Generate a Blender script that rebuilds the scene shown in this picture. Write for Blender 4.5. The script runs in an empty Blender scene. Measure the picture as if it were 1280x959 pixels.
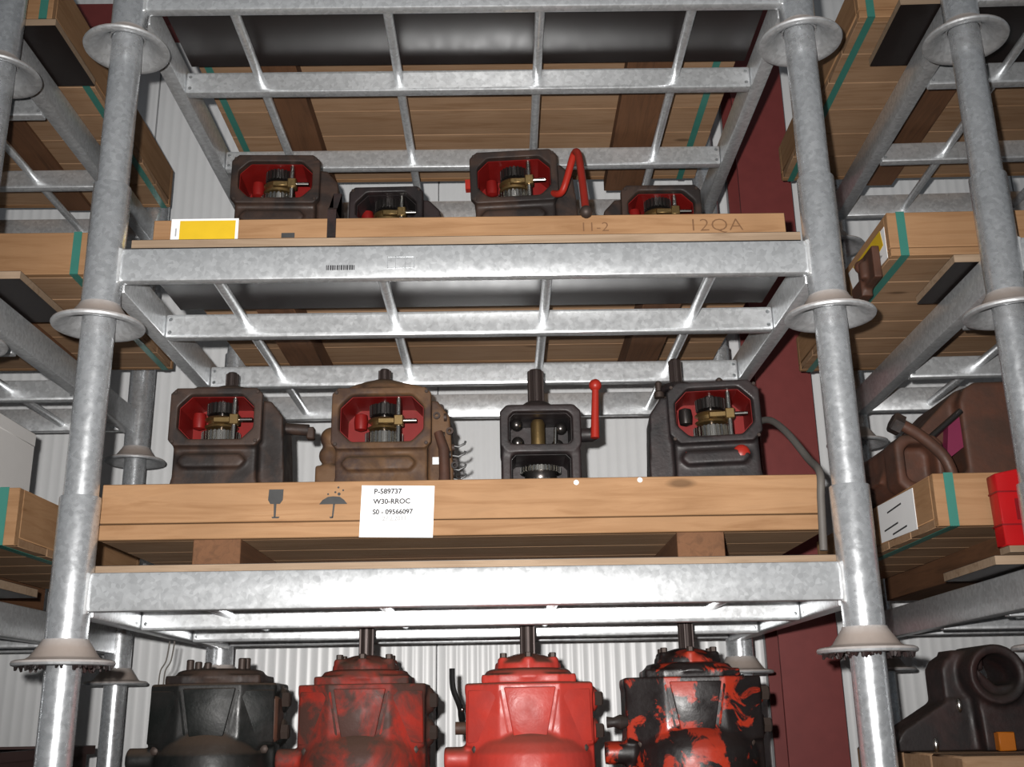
import bpy, bmesh, math, random
from mathutils import Vector, Matrix
random.seed(7)
C = bpy.context.scene.collection
S = bpy.context.scene

# ------------------------------------------------------------------ camera, world, flash, exposure
ZA = 0.777                      # top of the beams that carry the labelled crate, above the floor
PITCH = 0.617
ZL = {'D': ZA - PITCH, 'A': ZA, 'B': ZA + 0.624, 'C': ZA + 1.234}

def cam_axes(p, y, r):
    cy, sy, cp, sp, cr, sr = math.cos(y), math.sin(y), math.cos(p), math.sin(p), math.cos(r), math.sin(r)
    right = Vector((cy, sy, 0)); fh = Vector((-sy, cy, 0)); up = Vector((0, 0, 1))
    f = cp * fh + sp * up; u = -sp * fh + cp * up
    return cr * right + sr * u, -sr * right + cr * u, f
CR, CU, CF = cam_axes(0.29794, -0.01052, -0.0171)
CPOS = Vector((0.0666, -1.9167, ZA - 0.2494))
cam = bpy.data.objects.new('camera', bpy.data.cameras.new('camera'))
C.objects.link(cam)
m = Matrix((CR, CU, -CF)).transposed().to_4x4(); m.translation = CPOS
cam.matrix_world = m
cam.data.sensor_width = 36; cam.data.lens = 1341.5 * 36 / 1280; cam.data.clip_start = 0.01
S.camera = cam

w = bpy.data.worlds.new('world'); S.world = w; w.use_nodes = True
w.node_tree.nodes['Background'].inputs[0].default_value = (0.86, 0.93, 1.0, 1)
w.node_tree.nodes['Background'].inputs[1].default_value = 0.10

fl = bpy.data.lights.new('camera_flash_offscreen', 'SPOT'); fl.energy = 330; fl.spot_size = math.radians(89); fl.spot_blend = 1.0
fl.shadow_soft_size = 0.012; fl.color = (1.0, 0.97, 0.94)
fo = bpy.data.objects.new('camera_flash_offscreen', fl); C.objects.link(fo)
fo.rotation_euler = CF.to_track_quat('-Z', 'Y').to_euler()
fo.location = CPOS - 0.05 * CR + 0.05 * CU
S.view_settings.view_transform = 'Standard'; S.view_settings.look = 'None'
S.view_settings.gamma = 1; S.view_settings.use_curve_mapping = False
S.view_settings.exposure = 0.0

# ------------------------------------------------------------------ materials
def newmat(name):
    mt = bpy.data.materials.new(name); mt.use_nodes = True
    nt = mt.node_tree; b = nt.nodes['Principled BSDF']
    return mt, nt, b
def nd(nt, t, **kw):
    n = nt.nodes.new(t)
    for k, v in kw.items(): setattr(n, k, v)
    return n
def coords(nt, scale=(1, 1, 1), rand=True):
    tc = nd(nt, 'ShaderNodeTexCoord'); mp = nd(nt, 'ShaderNodeMapping'); mp.inputs['Scale'].default_value = scale
    nt.links.new(tc.outputs['Object'], mp.inputs[0])
    if rand:
        oi = nd(nt, 'ShaderNodeObjectInfo'); ml = nd(nt, 'ShaderNodeMath', operation='MULTIPLY'); ml.inputs[1].default_value = 37.0
        nt.links.new(oi.outputs['Random'], ml.inputs[0])
        cb = nd(nt, 'ShaderNodeCombineXYZ')
        for i in range(3): nt.links.new(ml.outputs[0], cb.inputs[i])
        nt.links.new(cb.outputs[0], mp.inputs['Location'])
    return mp.outputs[0]
def noise(nt, vec, scale, detail=4, rough=.55, dist=0):
    n = nd(nt, 'ShaderNodeTexNoise'); n.inputs['Scale'].default_value = scale; n.inputs['Detail'].default_value = detail
    n.inputs['Roughness'].default_value = rough; n.inputs['Distortion'].default_value = dist
    nt.links.new(vec, n.inputs['Vector']); return n.outputs['Fac']
def ramp(nt, fac, stops, interp='LINEAR'):
    r = nd(nt, 'ShaderNodeValToRGB'); r.color_ramp.interpolation = interp
    e = r.color_ramp.elements
    while len(e) < len(stops): e.new(0.5)
    for el, (p, c) in zip(e, stops):
        el.position = p; el.color = (*c, 1) if len(c) == 3 else c
    nt.links.new(fac, r.inputs[0]); return r.outputs[0]
def mix(nt, fac, a, b, mode='MIX'):
    n = nd(nt, 'ShaderNodeMix', data_type='RGBA', blend_type=mode)
    for sock, v in ((n.inputs[0], fac), (n.inputs[6], a), (n.inputs[7], b)):
        if isinstance(v, (int, float)): sock.default_value = v
        elif isinstance(v, tuple): sock.default_value = (*v, 1)
        else: nt.links.new(v, sock)
    return n.outputs[2]
def bump(nt, b, h, strength=.3, dist=.002):
    n = nd(nt, 'ShaderNodeBump'); n.inputs['Strength'].default_value = strength; n.inputs['Distance'].default_value = dist
    nt.links.new(h, n.inputs['Height']); nt.links.new(n.outputs[0], b.inputs['Normal'])
def upface(nt, lo=.25, hi=.8):
    g = nd(nt, 'ShaderNodeNewGeometry'); s = nd(nt, 'ShaderNodeSeparateXYZ'); nt.links.new(g.outputs['Normal'], s.inputs[0])
    mr = nd(nt, 'ShaderNodeMapRange'); mr.inputs[1].default_value = lo; mr.inputs[2].default_value = hi
    nt.links.new(s.outputs['Z'], mr.inputs[0]); return mr.outputs[0]
K = .60
def kk(c, k=None): return tuple(x * (K if k is None else k) for x in c)
def g3(v): return (v, v, v)

def galv(name, base=(.72, .74, .755), rough=.34, metal=.68, dust=0.0):
    mt, nt, b = newmat(name); v = coords(nt)
    vo = nd(nt, 'ShaderNodeTexVoronoi'); vo.inputs['Scale'].default_value = 130; nt.links.new(v, vo.inputs['Vector'])
    sp = nd(nt, 'ShaderNodeSeparateColor'); nt.links.new(vo.outputs['Color'], sp.inputs[0])
    n1 = noise(nt, v, 9, 5); n2 = noise(nt, v, 60, 3)
    c1 = mix(nt, n1, tuple(x * .86 for x in base), tuple(min(1, x * 1.10) for x in base))
    c2 = mix(nt, .36, c1, ramp(nt, sp.outputs[0], [(0, tuple(x * .62 for x in base)), (1, tuple(min(1, x * 1.3) for x in base))]))
    if dust:
        f = nd(nt, 'ShaderNodeMath', operation='MULTIPLY'); nt.links.new(upface(nt, .1, .6), f.inputs[0]); f.inputs[1].default_value = dust
        c2 = mix(nt, f.outputs[0], c2, (.34, .275, .235))
        inv = nd(nt, 'ShaderNodeMath', operation='SUBTRACT'); inv.inputs[0].default_value = metal; nt.links.new(f.outputs[0], inv.inputs[1]); inv.use_clamp = True
        nt.links.new(inv.outputs[0], b.inputs['Metallic'])
    else: b.inputs['Metallic'].default_value = metal
    nt.links.new(c2, b.inputs['Base Color'])
    nt.links.new(ramp(nt, n2, [(.3, g3(rough - .05)), (.7, g3(rough + .06))]), b.inputs['Roughness'])
    bump(nt, b, n2, .12, .001)
    return mt
def wood(name, c_lo, c_hi, axis='X', rough=.75, knots=True):
    c_lo, c_hi = kk(c_lo), kk(c_hi)
    mt, nt, b = newmat(name)
    sc = {'X': (2.2, 30, 30), 'Y': (30, 2.2, 30), 'Z': (30, 30, 2.2)}[axis]
    v = coords(nt, sc); n1 = noise(nt, v, 1.6, 6, .6, 1.2); n2 = noise(nt, coords(nt), 4, 3)
    c = ramp(nt, n1, [(.25, c_lo), (.55, c_hi), (.75, tuple(x * .86 for x in c_hi))])
    c = mix(nt, ramp(nt, n2, [(.35, g3(0)), (.75, g3(.45))]), c, tuple(x * .72 for x in c_lo))
    if knots:
        vk = coords(nt, {'X': (3, 9, 9), 'Y': (9, 3, 9), 'Z': (9, 9, 3)}[axis])
        vo = nd(nt, 'ShaderNodeTexVoronoi'); vo.inputs['Scale'].default_value = 1.0; nt.links.new(vk, vo.inputs['Vector'])
        c = mix(nt, ramp(nt, vo.outputs['Distance'], [(.05, g3(.75)), (.10, g3(0))]), c, tuple(x * .35 for x in c_lo))
    oi = nd(nt, 'ShaderNodeObjectInfo')
    c = mix(nt, 1.0, c, ramp(nt, oi.outputs['Random'], [(0, g3(.86)), (1, g3(1.0))]), 'MULTIPLY')
    nt.links.new(c, b.inputs['Base Color']); b.inputs['Roughness'].default_value = rough
    b.inputs['Specular IOR Level'].default_value = .25
    bump(nt, b, n1, .25, .001)
    return mt
def cast(name, paint, grime, dust, p_lo=.42, p_hi=.58, scale=9, rough=.55, dustamt=.5, spec=.4, fine=.15):
    """painted cast iron: paint showing through patches of grime, settled dust on ledges"""
    paint, grime, dust = kk(paint), kk(grime), kk(dust)
    mt, nt, b = newmat(name); v = coords(nt)
    n1 = noise(nt, v, scale, 7, .62, .6); n2 = noise(nt, v, 120, 3); n3 = noise(nt, v, 22, 5)
    fac = ramp(nt, n1, [(p_lo, g3(0)), (p_hi, g3(1))])
    c = mix(nt, fac, grime, paint)
    c = mix(nt, ramp(nt, n3, [(.45, g3(0)), (.8, g3(fine * 3))]), c, tuple(x * .6 for x in grime))
    f = nd(nt, 'ShaderNodeMath', operation='MULTIPLY'); nt.links.new(upface(nt, .2, .85), f.inputs[0]); f.inputs[1].default_value = dustamt
    c = mix(nt, f.outputs[0], c, dust)
    nt.links.new(c, b.inputs['Base Color'])
    nt.links.new(ramp(nt, n3, [(.3, g3(max(.05, rough - .15))), (.7, g3(min(1, rough + .15)))]), b.inputs['Roughness'])
    b.inputs['Specular IOR Level'].default_value = spec
    bump(nt, b, n2, .35, .0012)
    return mt
def plain(name, col, rough=.6, metal=0.0, spec=.4, var=.12, k=None):
    col = kk(col, 1.0 if metal > .8 else k)
    mt, nt, b = newmat(name); n1 = noise(nt, coords(nt), 25, 4)
    nt.links.new(mix(nt, n1, tuple(x * (1 - var) for x in col), tuple(min(1, x * (1 + var)) for x in col)), b.inputs['Base Color'])
    b.inputs['Roughness'].default_value = rough; b.inputs['Metallic'].default_value = metal; b.inputs['Specular IOR Level'].default_value = spec
    return mt

M = {}
M['galv'] = galv('galvanised_steel')
M['galv_tube'] = galv('galvanised_tube', (.64, .66, .68), .28, .72)
M['galv_cup'] = galv('galvanised_cup_dusty', (.50, .51, .52), .5, .6, .9)
M['weld'] = galv('weld_zinc', (.80, .82, .83), .35, .6)
M['ply_core'] = wood('plywood_edge', (.40, .27, .17), (.62, .45, .31), 'X', .8, False)
M['ply_film'] = plain('plywood_film', (.020, .014, .013), .35, 0, .5, .3)
M['wood'] = wood('crate_pine', (.44, .225, .10), (.64, .365, .185), 'X')
M['wood_y'] = wood('crate_pine_side', (.44, .225, .10), (.64, .365, .185), 'Y')
M['wood_grey'] = wood('crate_floor_pine', (.44, .245, .125), (.64, .40, .235), 'X')
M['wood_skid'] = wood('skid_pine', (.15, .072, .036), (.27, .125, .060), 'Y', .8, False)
M['strap'] = plain('green_strap', (.07, .30, .24), .4)
M['paper'] = plain('white_paper', (.86, .86, .86), .6, 0, .3, .03, 1)
M['yellow'] = plain('yellow_print', (.80, .52, .02), .5, k=.85)
M['ink'] = plain('black_ink', (.06, .06, .065), .7)
M['ink_faint'] = plain('faded_ink', (.36, .36, .36), .7, k=1)
M['stencil'] = plain('grey_stencil', (.085, .085, .085), .8, 0, .2, .4)
M['pencil'] = plain('pencil_mark', (.26, .13, .06), .8)
M['wall'] = plain('white_wall_panel', (.75, .76, .765), .34, 0, .5, .03, 1)
M['red_steel'] = plain('red_oxide_steel', (.30, .062, .058), .5, 0, .35, .15)
M['floor'] = plain('concrete', (.25, .24, .23), .8)
M['rust1'] = cast('greasy_brown_iron', (.078, .043, .030), (.026, .018, .016), (.085, .065, .05), rough=.6)
M['rust2'] = cast('rusty_ochre_iron', (.19, .095, .040), (.075, .038, .026), (.18, .12, .07), rough=.7)
M['rust3'] = cast('dark_purple_iron', (.045, .030, .030), (.020, .016, .017), (.07, .055, .05), rough=.5)
M['rust4'] = cast('brown_rust_paint', (.17, .062, .035), (.09, .045, .03), (.14, .09, .06), rough=.6, p_lo=.35, p_hi=.7)
M['rust_dark'] = cast('near_black_rust', (.045, .020, .018), (.018, .012, .012), (.06, .045, .035), rough=.6)
M['black_cast'] = cast('oily_black_iron', (.012, .014, .013), (.022, .021, .020), (.16, .11, .08), rough=.45, dustamt=.75)
M['red_dirty'] = cast('dirty_red_paint', (.48, .035, .020), (.10, .045, .035), (.13, .085, .06), .44, .62, 11, .62, .6, .25)
M['red_clean'] = cast('bright_red_paint', (.74, .065, .045), (.56, .055, .042), (.15, .08, .055), .3, .6, 9, .45, .9, .45, .08)
M['red_black'] = cast('red_paint_under_black_oil', (.60, .045, .015), (.016, .011, .011), (.035, .022, .02), .53, .58, 17, .42, .5, .5, .05)
M['red_in'] = plain('red_primer', (.30, .012, .010), .45, 0, .35, .3)
M['lever_red'] = plain('red_lever_paint', (.55, .035, .02), .4)
M['steel'] = plain('bright_steel', (.60, .58, .54), .22, 1.0)
M['steel_dark'] = plain('dark_oily_steel', (.11, .10, .095), .28, .9)
M['brass'] = plain('brass', (.34, .23, .10), .36, .9)
M['spline'] = plain('rusty_spline', (.075, .055, .05), .45, .5, .4, .3)
M['bolt'] = plain('rusty_bolt', (.085, .06, .05), .55, .4)
M['grey_cable'] = plain('grey_rubber_hose', (.17, .155, .14), .6)
M['black'] = plain('black_paint', (.012, .012, .012), .4)
M['orange'] = plain('orange_paint', (.60, .17, .01), .5)
M['red_box'] = plain('red_print', (.66, .012, .015), .35)
M['dkred_box'] = plain('dark_red_print', (.30, .01, .015), .4)
M['white_box'] = plain('white_carton', (.80, .78, .76), .6, 0, .3, .03, .9)
M['grey_foil'] = plain('grey_foil', (.38, .41, .45), .35, .3)
M['brown_bin'] = plain('brown_bin', (.10, .055, .05), .6)
M['pink'] = plain('magenta_paint', (.28, .03, .09), .5)

# ------------------------------------------------------------------ mesh helpers
class MB:
    def __init__(s): s.v = []; s.f = []
    def add(s, vs, fs, mt=None):
        o = len(s.v)
        s.v += [tuple(mt @ Vector(p)) if mt else tuple(p) for p in vs]
        s.f += [tuple(i + o for i in q) for q in fs]; return s
    def box(s, x0, x1, y0, y1, z0, z1, mt=None):
        return s.add([(x0, y0, z0), (x1, y0, z0), (x1, y1, z0), (x0, y1, z0), (x0, y0, z1), (x1, y0, z1), (x1, y1, z1), (x0, y1, z1)],
                     [(0, 3, 2, 1), (4, 5, 6, 7), (0, 1, 5, 4), (1, 2, 6, 5), (2, 3, 7, 6), (3, 0, 4, 7)], mt)
    def prism(s, poly, a, b, axis='Y', mt=None, poly2=None):
        n = len(poly); p2 = poly2 or poly
        def P(u, v, t): return {'Y': (u, t, v), 'X': (t, u, v), 'Z': (u, v, t)}[axis]
        vs = [P(u, v, a) for u, v in poly] + [P(u, v, b) for u, v in p2]
        fs = [tuple(range(n)), tuple(range(2 * n - 1, n - 1, -1))] + [(i, i + n, (i + 1) % n + n, (i + 1) % n) for i in range(n)]
        return s.add(vs, fs, mt)
    def ring(s, outer, inner, a, b, axis='Y', mt=None):
        n = len(outer)
        def P(u, v, t): return {'Y': (u, t, v), 'X': (t, u, v), 'Z': (u, v, t)}[axis]
        vs = [P(*p, a) for p in outer] + [P(*p, a) for p in inner] + [P(*p, b) for p in outer] + [P(*p, b) for p in inner]
        fs = []
        for i in range(n):
            j = (i + 1) % n
            fs += [(i, j, j + n, i + n), (i + 2 * n, i + 3 * n, j + 3 * n, j + 2 * n), (i, i + 2 * n, j + 2 * n, j), (i + n, j + n, j + 3 * n, i + 3 * n)]
        return s.add(vs, fs, mt)
    def lathe(s, prof, cx=0, cy=0, cz=0, seg=24, axis='Z', mt=None, closed=False):
        n = len(prof); vs = []
        for k in range(seg):
            a = 2 * math.pi * k / seg; ca, sa = math.cos(a), math.sin(a)
            for r, t in prof:
                p = {'Z': (r * ca, r * sa, t), 'Y': (r * ca, t, r * sa), 'X': (t, r * ca, r * sa)}[axis]
                vs.append((p[0] + cx, p[1] + cy, p[2] + cz))
        fs = []
        for k in range(seg):
            k2 = (k + 1) % seg
            for i in range(n - 1 if not closed else n):
                j = (i + 1) % n
                fs.append((k * n + i, k2 * n + i, k2 * n + j, k * n + j))
        if not closed:
            fs.append(tuple(k * n for k in range(seg - 1, -1, -1))); fs.append(tuple(k * n + n - 1 for k in range(seg)))
        return s.add(vs, fs, mt)
    def cyl(s, p, q, r, r2=None, seg=16):
        p, q = Vector(p), Vector(q); d = q - p; L = d.length
        mt = Matrix.Translation(p) @ d.to_track_quat('Z', 'Y').to_matrix().to_4x4()
        return s.lathe([(r, 0), (r2 if r2 is not None else r, L)], seg=seg, mt=mt)
    def tube(s, path, r, seg=10):
        pts = [Vector(p) for p in path]; n = len(pts); vs = []; fs = []
        nrm = None
        for i, p in enumerate(pts):
            d = (pts[min(i + 1, n - 1)] - pts[max(i - 1, 0)]).normalized()
            if nrm is None: nrm = d.orthogonal().normalized()
            nrm = (nrm - d * nrm.dot(d)).normalized(); bn = d.cross(nrm)
            rr = r[i] if isinstance(r, (list, tuple)) else r
            for k in range(seg):
                a = 2 * math.pi * k / seg; vs.append(tuple(p + rr * (math.cos(a) * nrm + math.sin(a) * bn)))
        for i in range(n - 1):
            for k in range(seg):
                k2 = (k + 1) % seg; fs.append((i * seg + k, i * seg + k2, (i + 1) * seg + k2, (i + 1) * seg + k))
        fs.append(tuple(range(seg - 1, -1, -1))); fs.append(tuple((n - 1) * seg + k for k in range(seg)))
        return s.add(vs, fs)
    def sphere(s, c, r, seg=14, rings=8, sc=(1, 1, 1)):
        prof = [(max(1e-4, r * math.sin(math.pi * i / rings)), -r * math.cos(math.pi * i / rings)) for i in range(rings + 1)]
        mt = Matrix.Translation(c) @ Matrix.Diagonal((*sc, 1))
        return s.lathe(prof, seg=seg, mt=mt)
    def gear(s, r, h, n, c, depth=.004, axis='Z'):
        poly = []
        for k in range(n):
            for t, rr in ((0, r - depth), (.25, r - depth), (.38, r), (.87, r)):
                a = 2 * math.pi * (k + t) / n; poly.append((rr * math.cos(a), rr * math.sin(a)))
        mt = Matrix.Translation(c)
        return s.prism(poly, 0, h, axis, mt)
    def build(s, name, mat, parent=None, bevel=0, seg=1, smooth=40, loc=None):
        me = bpy.data.meshes.new(name)
        bm = bmesh.new(); vs = [bm.verts.new(p) for p in s.v]
        for q in s.f:
            try: bm.faces.new([vs[i] for i in q])
            except ValueError: pass
        bmesh.ops.recalc_face_normals(bm, faces=bm.faces)
        if bevel:
            bm.normal_update()
            es = [e for e in bm.edges if len(e.link_faces) == 2 and e.calc_face_angle(0) > math.radians(35)]
            bmesh.ops.bevel(bm, geom=es, offset=bevel, segments=seg, affect='EDGES', profile=.5, clamp_overlap=True)
        bm.to_mesh(me); bm.free()
        for p in me.polygons: p.use_smooth = True
        me.set_sharp_from_angle(angle=math.radians(smooth))
        me.materials.append(M[mat] if isinstance(mat, str) else mat)
        o = bpy.data.objects.new(name, me); C.objects.link(o)
        if parent: o.parent = parent
        if loc: o.location = loc
        return o

def remesh(o, voxel=.0045, it=3, fac=.5):
    a = o.modifiers.new('r', 'REMESH'); a.mode = 'VOXEL'; a.voxel_size = voxel; a.use_smooth_shade = True
    b = o.modifiers.new('s', 'SMOOTH'); b.factor = fac; b.iterations = it
    par, o.parent = o.parent, None
    bpy.context.view_layer.update()
    me = bpy.data.meshes.new_from_object(o.evaluated_get(bpy.context.evaluated_depsgraph_get()))
    o.modifiers.clear(); old = o.data; mats = list(old.materials); o.data = me
    me.materials.clear()
    for x in mats: me.materials.append(x)
    for p in me.polygons: p.use_smooth = True
    bpy.data.meshes.remove(old); o.parent = par; me.name = o.name
    return o

def tag(o, label, cat, group=None):
    o['label'] = label; o['category'] = cat
    if group: o['group'] = group
    return o
def thing(name, label, cat, loc=(0, 0, 0), rotz=0, group=None):
    o = bpy.data.objects.new(name, None); C.objects.link(o); o.location = loc; o.rotation_euler = (0, 0, rotz)
    o.empty_display_size = .05
    return tag(o, label, cat, group)
def struct(o): o['kind'] = 'structure'; return o
def copy_tree(o, parent=None):
    c = o.copy(); C.objects.link(c); c.parent = parent
    for ch in o.children: copy_tree(ch, c)
    return c
def text(name, body, size, mat, parent, loc, rot=(math.pi / 2, 0, 0), sx=1.0, bold=0.0):
    cu = bpy.data.curves.new(name, 'FONT'); cu.body = body; cu.size = size; cu.align_x = 'LEFT'; cu.offset = bold
    cu.resolution_u = 3
    t = bpy.data.objects.new(name, cu); C.objects.link(t)
    bpy.context.view_layer.update()
    me = bpy.data.meshes.new_from_object(t.evaluated_get(bpy.context.evaluated_depsgraph_get()))
    bpy.data.objects.remove(t); me.materials.clear(); me.materials.append(M[mat])
    o = bpy.data.objects.new(name, me); C.objects.link(o); o.parent = parent; o.location = loc; o.rotation_euler = rot; o.scale = (sx, 1, 1)
    return o

# ------------------------------------------------------------------ the setting
WY = 1.45
struct(MB().box(-4, 4, -3.5, WY + .2, -.1, 0).build('floor', 'floor'))
wall = struct(bpy.data.objects.new('wall_back', None)); C.objects.link(wall); wall.location = (0, WY, 0)
# ribbed sandwich panels, each a part of the wall
PW = 1.0
def panel_mesh():
    b = MB(); n = 31; pitch = (PW - .006) / n; prof = []
    for i in range(n):
        x = .003 + i * pitch
        prof += [(x, 0), (x + pitch * .52, 0), (x + pitch * .64, -.0013), (x + pitch * .88, -.0013)]
    prof += [(PW - .003, 0)]
    poly = prof + [(PW - .003, .06), (.003, .06)]
    b.prism(poly, 0, 3.9, 'Z'); return b
p0 = panel_mesh().build('wall_panel', 'wall', wall, smooth=20)
p0.location = (-4.14, 0, 0)
for i in range(1, 8):
    c = p0.copy(); C.objects.link(c); c.parent = wall; c.location = (-4.14 + i * PW, 0, 0)
struct(MB().box(-4.2, 4.2, WY + .061, WY + .15, 0, 3.9).build('wall_core', 'wall'))

col = thing('steel_column', 'dark red painted steel column standing against the white wall', 'column', (.946, 1.27, 0))
MB().box(-.086, .086, 0, .012, 0, 3.9).build('flange', 'red_steel', col)
MB().box(-.086, .086, .158, .17, 0, 3.9).build('flange', 'red_steel', col)
MB().box(-.005, .005, .012, .158, 0, 3.9).build('web', 'red_steel', col)
gird = thing('steel_girder', 'dark red horizontal steel girder running along the top of the wall', 'beam', (0, 1.27, ZA + 2.041))
MB().box(-4, .855, 0, .10, 0, .010).build('flange', 'red_steel', gird)
MB().box(-4, .855, 0, .10, .080, .090).build('flange', 'red_steel', gird)
MB().box(-4, .855, 0, .008, .010, .080).build('web', 'red_steel', gird)

# ------------------------------------------------------------------ stacking racks
# local frame: origin midway between the front posts, front beam face at y = 0, z = 0 at the underside of the foot cups
DZ = 0.160; HW = 0.70; SR = 0.036; PR = 0.0308; DR = 1.058
BE = 0.666
def drill(o, cutter):
    k = cutter.build('cutter', 'galv'); bm_ = o.modifiers.new('b', 'BOOLEAN'); bm_.operation = 'DIFFERENCE'; bm_.object = k; bm_.solver = 'EXACT'
    bpy.context.view_layer.update()
    me = bpy.data.meshes.new_from_object(o.evaluated_get(bpy.context.evaluated_depsgraph_get()))
    o.modifiers.clear(); o.data = me
    bpy.data.objects.remove(k)
    me.set_sharp_from_angle(angle=math.radians(40))
def rack_proto():
    r = thing('stacking_rack', 'galvanised stacking rack', 'rack')
    fb = MB().box(-BE, BE, 0, .024, DZ - .068, DZ).build('front_beam', 'galv', r, .004, 2)
    rb = MB().box(-BE, BE, DR - .036, DR - .010, DZ - .068, DZ).build('rear_beam', 'galv', r, .004, 2)
    for y in (.296, .668):
        c = MB().box(-BE, BE, y, y + .026, DZ - .079, DZ - .024).build('cross_beam', 'galv', r, .004, 2)
        h = MB()
        for sx in (-1, 1):
            for z in (DZ - .036, DZ - .066):
                h.lathe([(.0042, -.01), (.0042, .023)], sx * (BE - .010), y, z, 10, 'Y')
        drill(c, h)
    for sx in (-1, 1):
        x = sx * .684
        MB().box(x - .017, x + .017, .040, DR - .030, DZ - .076, DZ - .004).build('side_beam', 'galv', r, .004, 2)
    for x in (-.491, -.165, .161, .487):
        MB().cyl((x, .02, DZ - .046), (x, DR - .03, DZ - .046), .0108, seg=14).build('rod', 'galv', r)
    for sx in (-1, 1):
        for y in (.012, DR):
            s = MB().lathe([(SR, .030), (SR, DZ + .136), (SR - .0005, DZ + .1375), (.0325, DZ + .1375), (.0325, .030)], sx * HW, y, 0, 32, closed=True).build('sleeve', 'galv_tube', r)
            MB().lathe([(.0385, .046), (.040, .042), (.058, .0160), (.064, .0125), (.080, .0105), (.0845, .0085), (.0860, .005), (.0845, .0015), (.080, .000), (.073, .0005),
                        (.069, .0035), (.060, .0075), (.0540, .013), (.0385, .036), (.0365, .040), (.0365, .046)], sx * HW, y, 0, 36, closed=True).build('foot_cup', 'galv_cup', s)
            MB().lathe([(PR, DZ + .02), (PR, PITCH - .002 + .030)], sx * HW, y, 0, 28).build('post', 'galv_tube', r)
        wx = sx * (BE + .001)
        poly = [(-.0065, -.0045), (.0045, -.0015), (.0035, .012), (.0035, .056), (.006, .068), (-.005, .072), (-.0045, .060), (-.006, .012)]
        MB().prism([(wx + sx * -u, DZ - .070 + v) for u, v in poly], -.005, .006, 'Y').build('weld_bead', 'weld', r, .0015)
    return r
rk = rack_proto()
RACKS = {}
LX, LR = -1.704, .0
RX, RR = 1.745, -.033
rack_spots = [
 ('cA', 0, 0, 0, 'A', 'galvanised stacking rack level carrying the crate with the white label and fragile glass symbol'),
 ('cB', 0, 0, 0, 'B', 'galvanised stacking rack level with barcode on its beam, carrying the crate with the yellow sticker'),
 ('cC', 0, 0, 0, 'C', 'galvanised stacking rack level above the yellow-stickered crate, its frame seen from below'),
 ('cD', 0, 0, 0, 'D', 'galvanised stacking rack level whose posts flank the upright red gearboxes'),
 ('lA', LX, .09, LR, 'A', 'galvanised stacking rack level under the crate that holds the white carton'),
 ('lB', LX, .09, LR, 'B', 'galvanised stacking rack level above the white carton'),
 ('lC', LX, .09, LR, 'C', 'galvanised stacking rack level near the red girder, its frame seen from below'),
 ('lD', LX, .09, LR, 'D', 'galvanised stacking rack level around the dark brown bin'),
 ('rA', RX, .0, RR, 'A', 'galvanised stacking rack level under the crate with the rusty brown gear housing'),
 ('rB', RX, .0, RR, 'B', 'galvanised stacking rack level under the crate with torn yellow and white papers'),
 ('rC', RX, .0, RR, 'C', 'galvanised stacking rack level above the crate with torn yellow and white papers'),
 ('rD', RX, .0, RR, 'D', 'galvanised stacking rack level beside the casting with a round bore')]
for i, (k, x, y, rz, lv, lab) in enumerate(rack_spots):
    r = rk if i == 0 else copy_tree(rk)
    # neighbours hinge about the visible front corner
    if k[0] == 'l': cx, cy = -1.004 - .70 * math.cos(rz), y - .70 * math.sin(rz)
    elif k[0] == 'r': cx, cy = 1.046 + .70 * math.cos(rz), y + .70 * math.sin(rz)
    else: cx, cy = 0, 0
    r.location = (cx, cy, ZL[lv] - DZ); r.rotation_euler.z = rz
    tag(r, lab, 'rack', 'galvanised stacking racks'); RACKS[k] = r
for o in list(RACKS['lC'].children):
    if o.name.startswith('post'): bpy.data.objects.remove(o)
# dirt clinging under the rims of the lower foot cups
random.seed(11)
for o in RACKS['cA'].children:
    if o.name.startswith('sleeve') and o.children and min(v.co.y for v in o.data.vertices) < .5:
        cxs = sum(v.co.x for v in o.data.vertices) / len(o.data.vertices); d = MB()
        for k in range(70):
            a = random.uniform(0, 6.28); rr = random.uniform(.052, .080); ln = random.uniform(.002, .009)
            px, py = cxs + rr * math.cos(a), .012 + rr * math.sin(a)
            d.cyl((px, py, .004), (px + random.uniform(-.004, .004), py + random.uniform(-.004, .004), -ln), random.uniform(.003, .006), .002, 5)
        q = d.build('clinging_dirt', 'rust_dark', o); q['kind'] = 'stuff'
# stamp and embossed field on one beam
st = MB(); x = -.268
random.seed(3)
while x < -.214:
    wd = random.choice((.0016, .0024, .0032)); st.box(x, x + wd, -.0009, .0005, DZ - .051, DZ - .041); x += wd + random.choice((.0012, .0018))
st.build('barcode', 'ink', RACKS['cB'])
em = MB(); ex0, ex1, ez0, ez1 = -.150, -.098, DZ - .048, DZ - .024
for a in ((ex0, ex1, ez1 - .001, ez1), (ex0, ex1, ez0, ez0 + .001), (ex0, ex0 + .001, ez0, ez1), (ex1 - .001, ex1, ez0, ez1), (ex0 + .015, ex0 + .016, ez0, ez1), (ex0 + .034, ex0 + .035, ez0, ez1)):
    em.box(a[0], a[1], -.0008, .0005, a[2], a[3])
em.build('embossed_field', 'galv_tube', RACKS['cB'])

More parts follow.
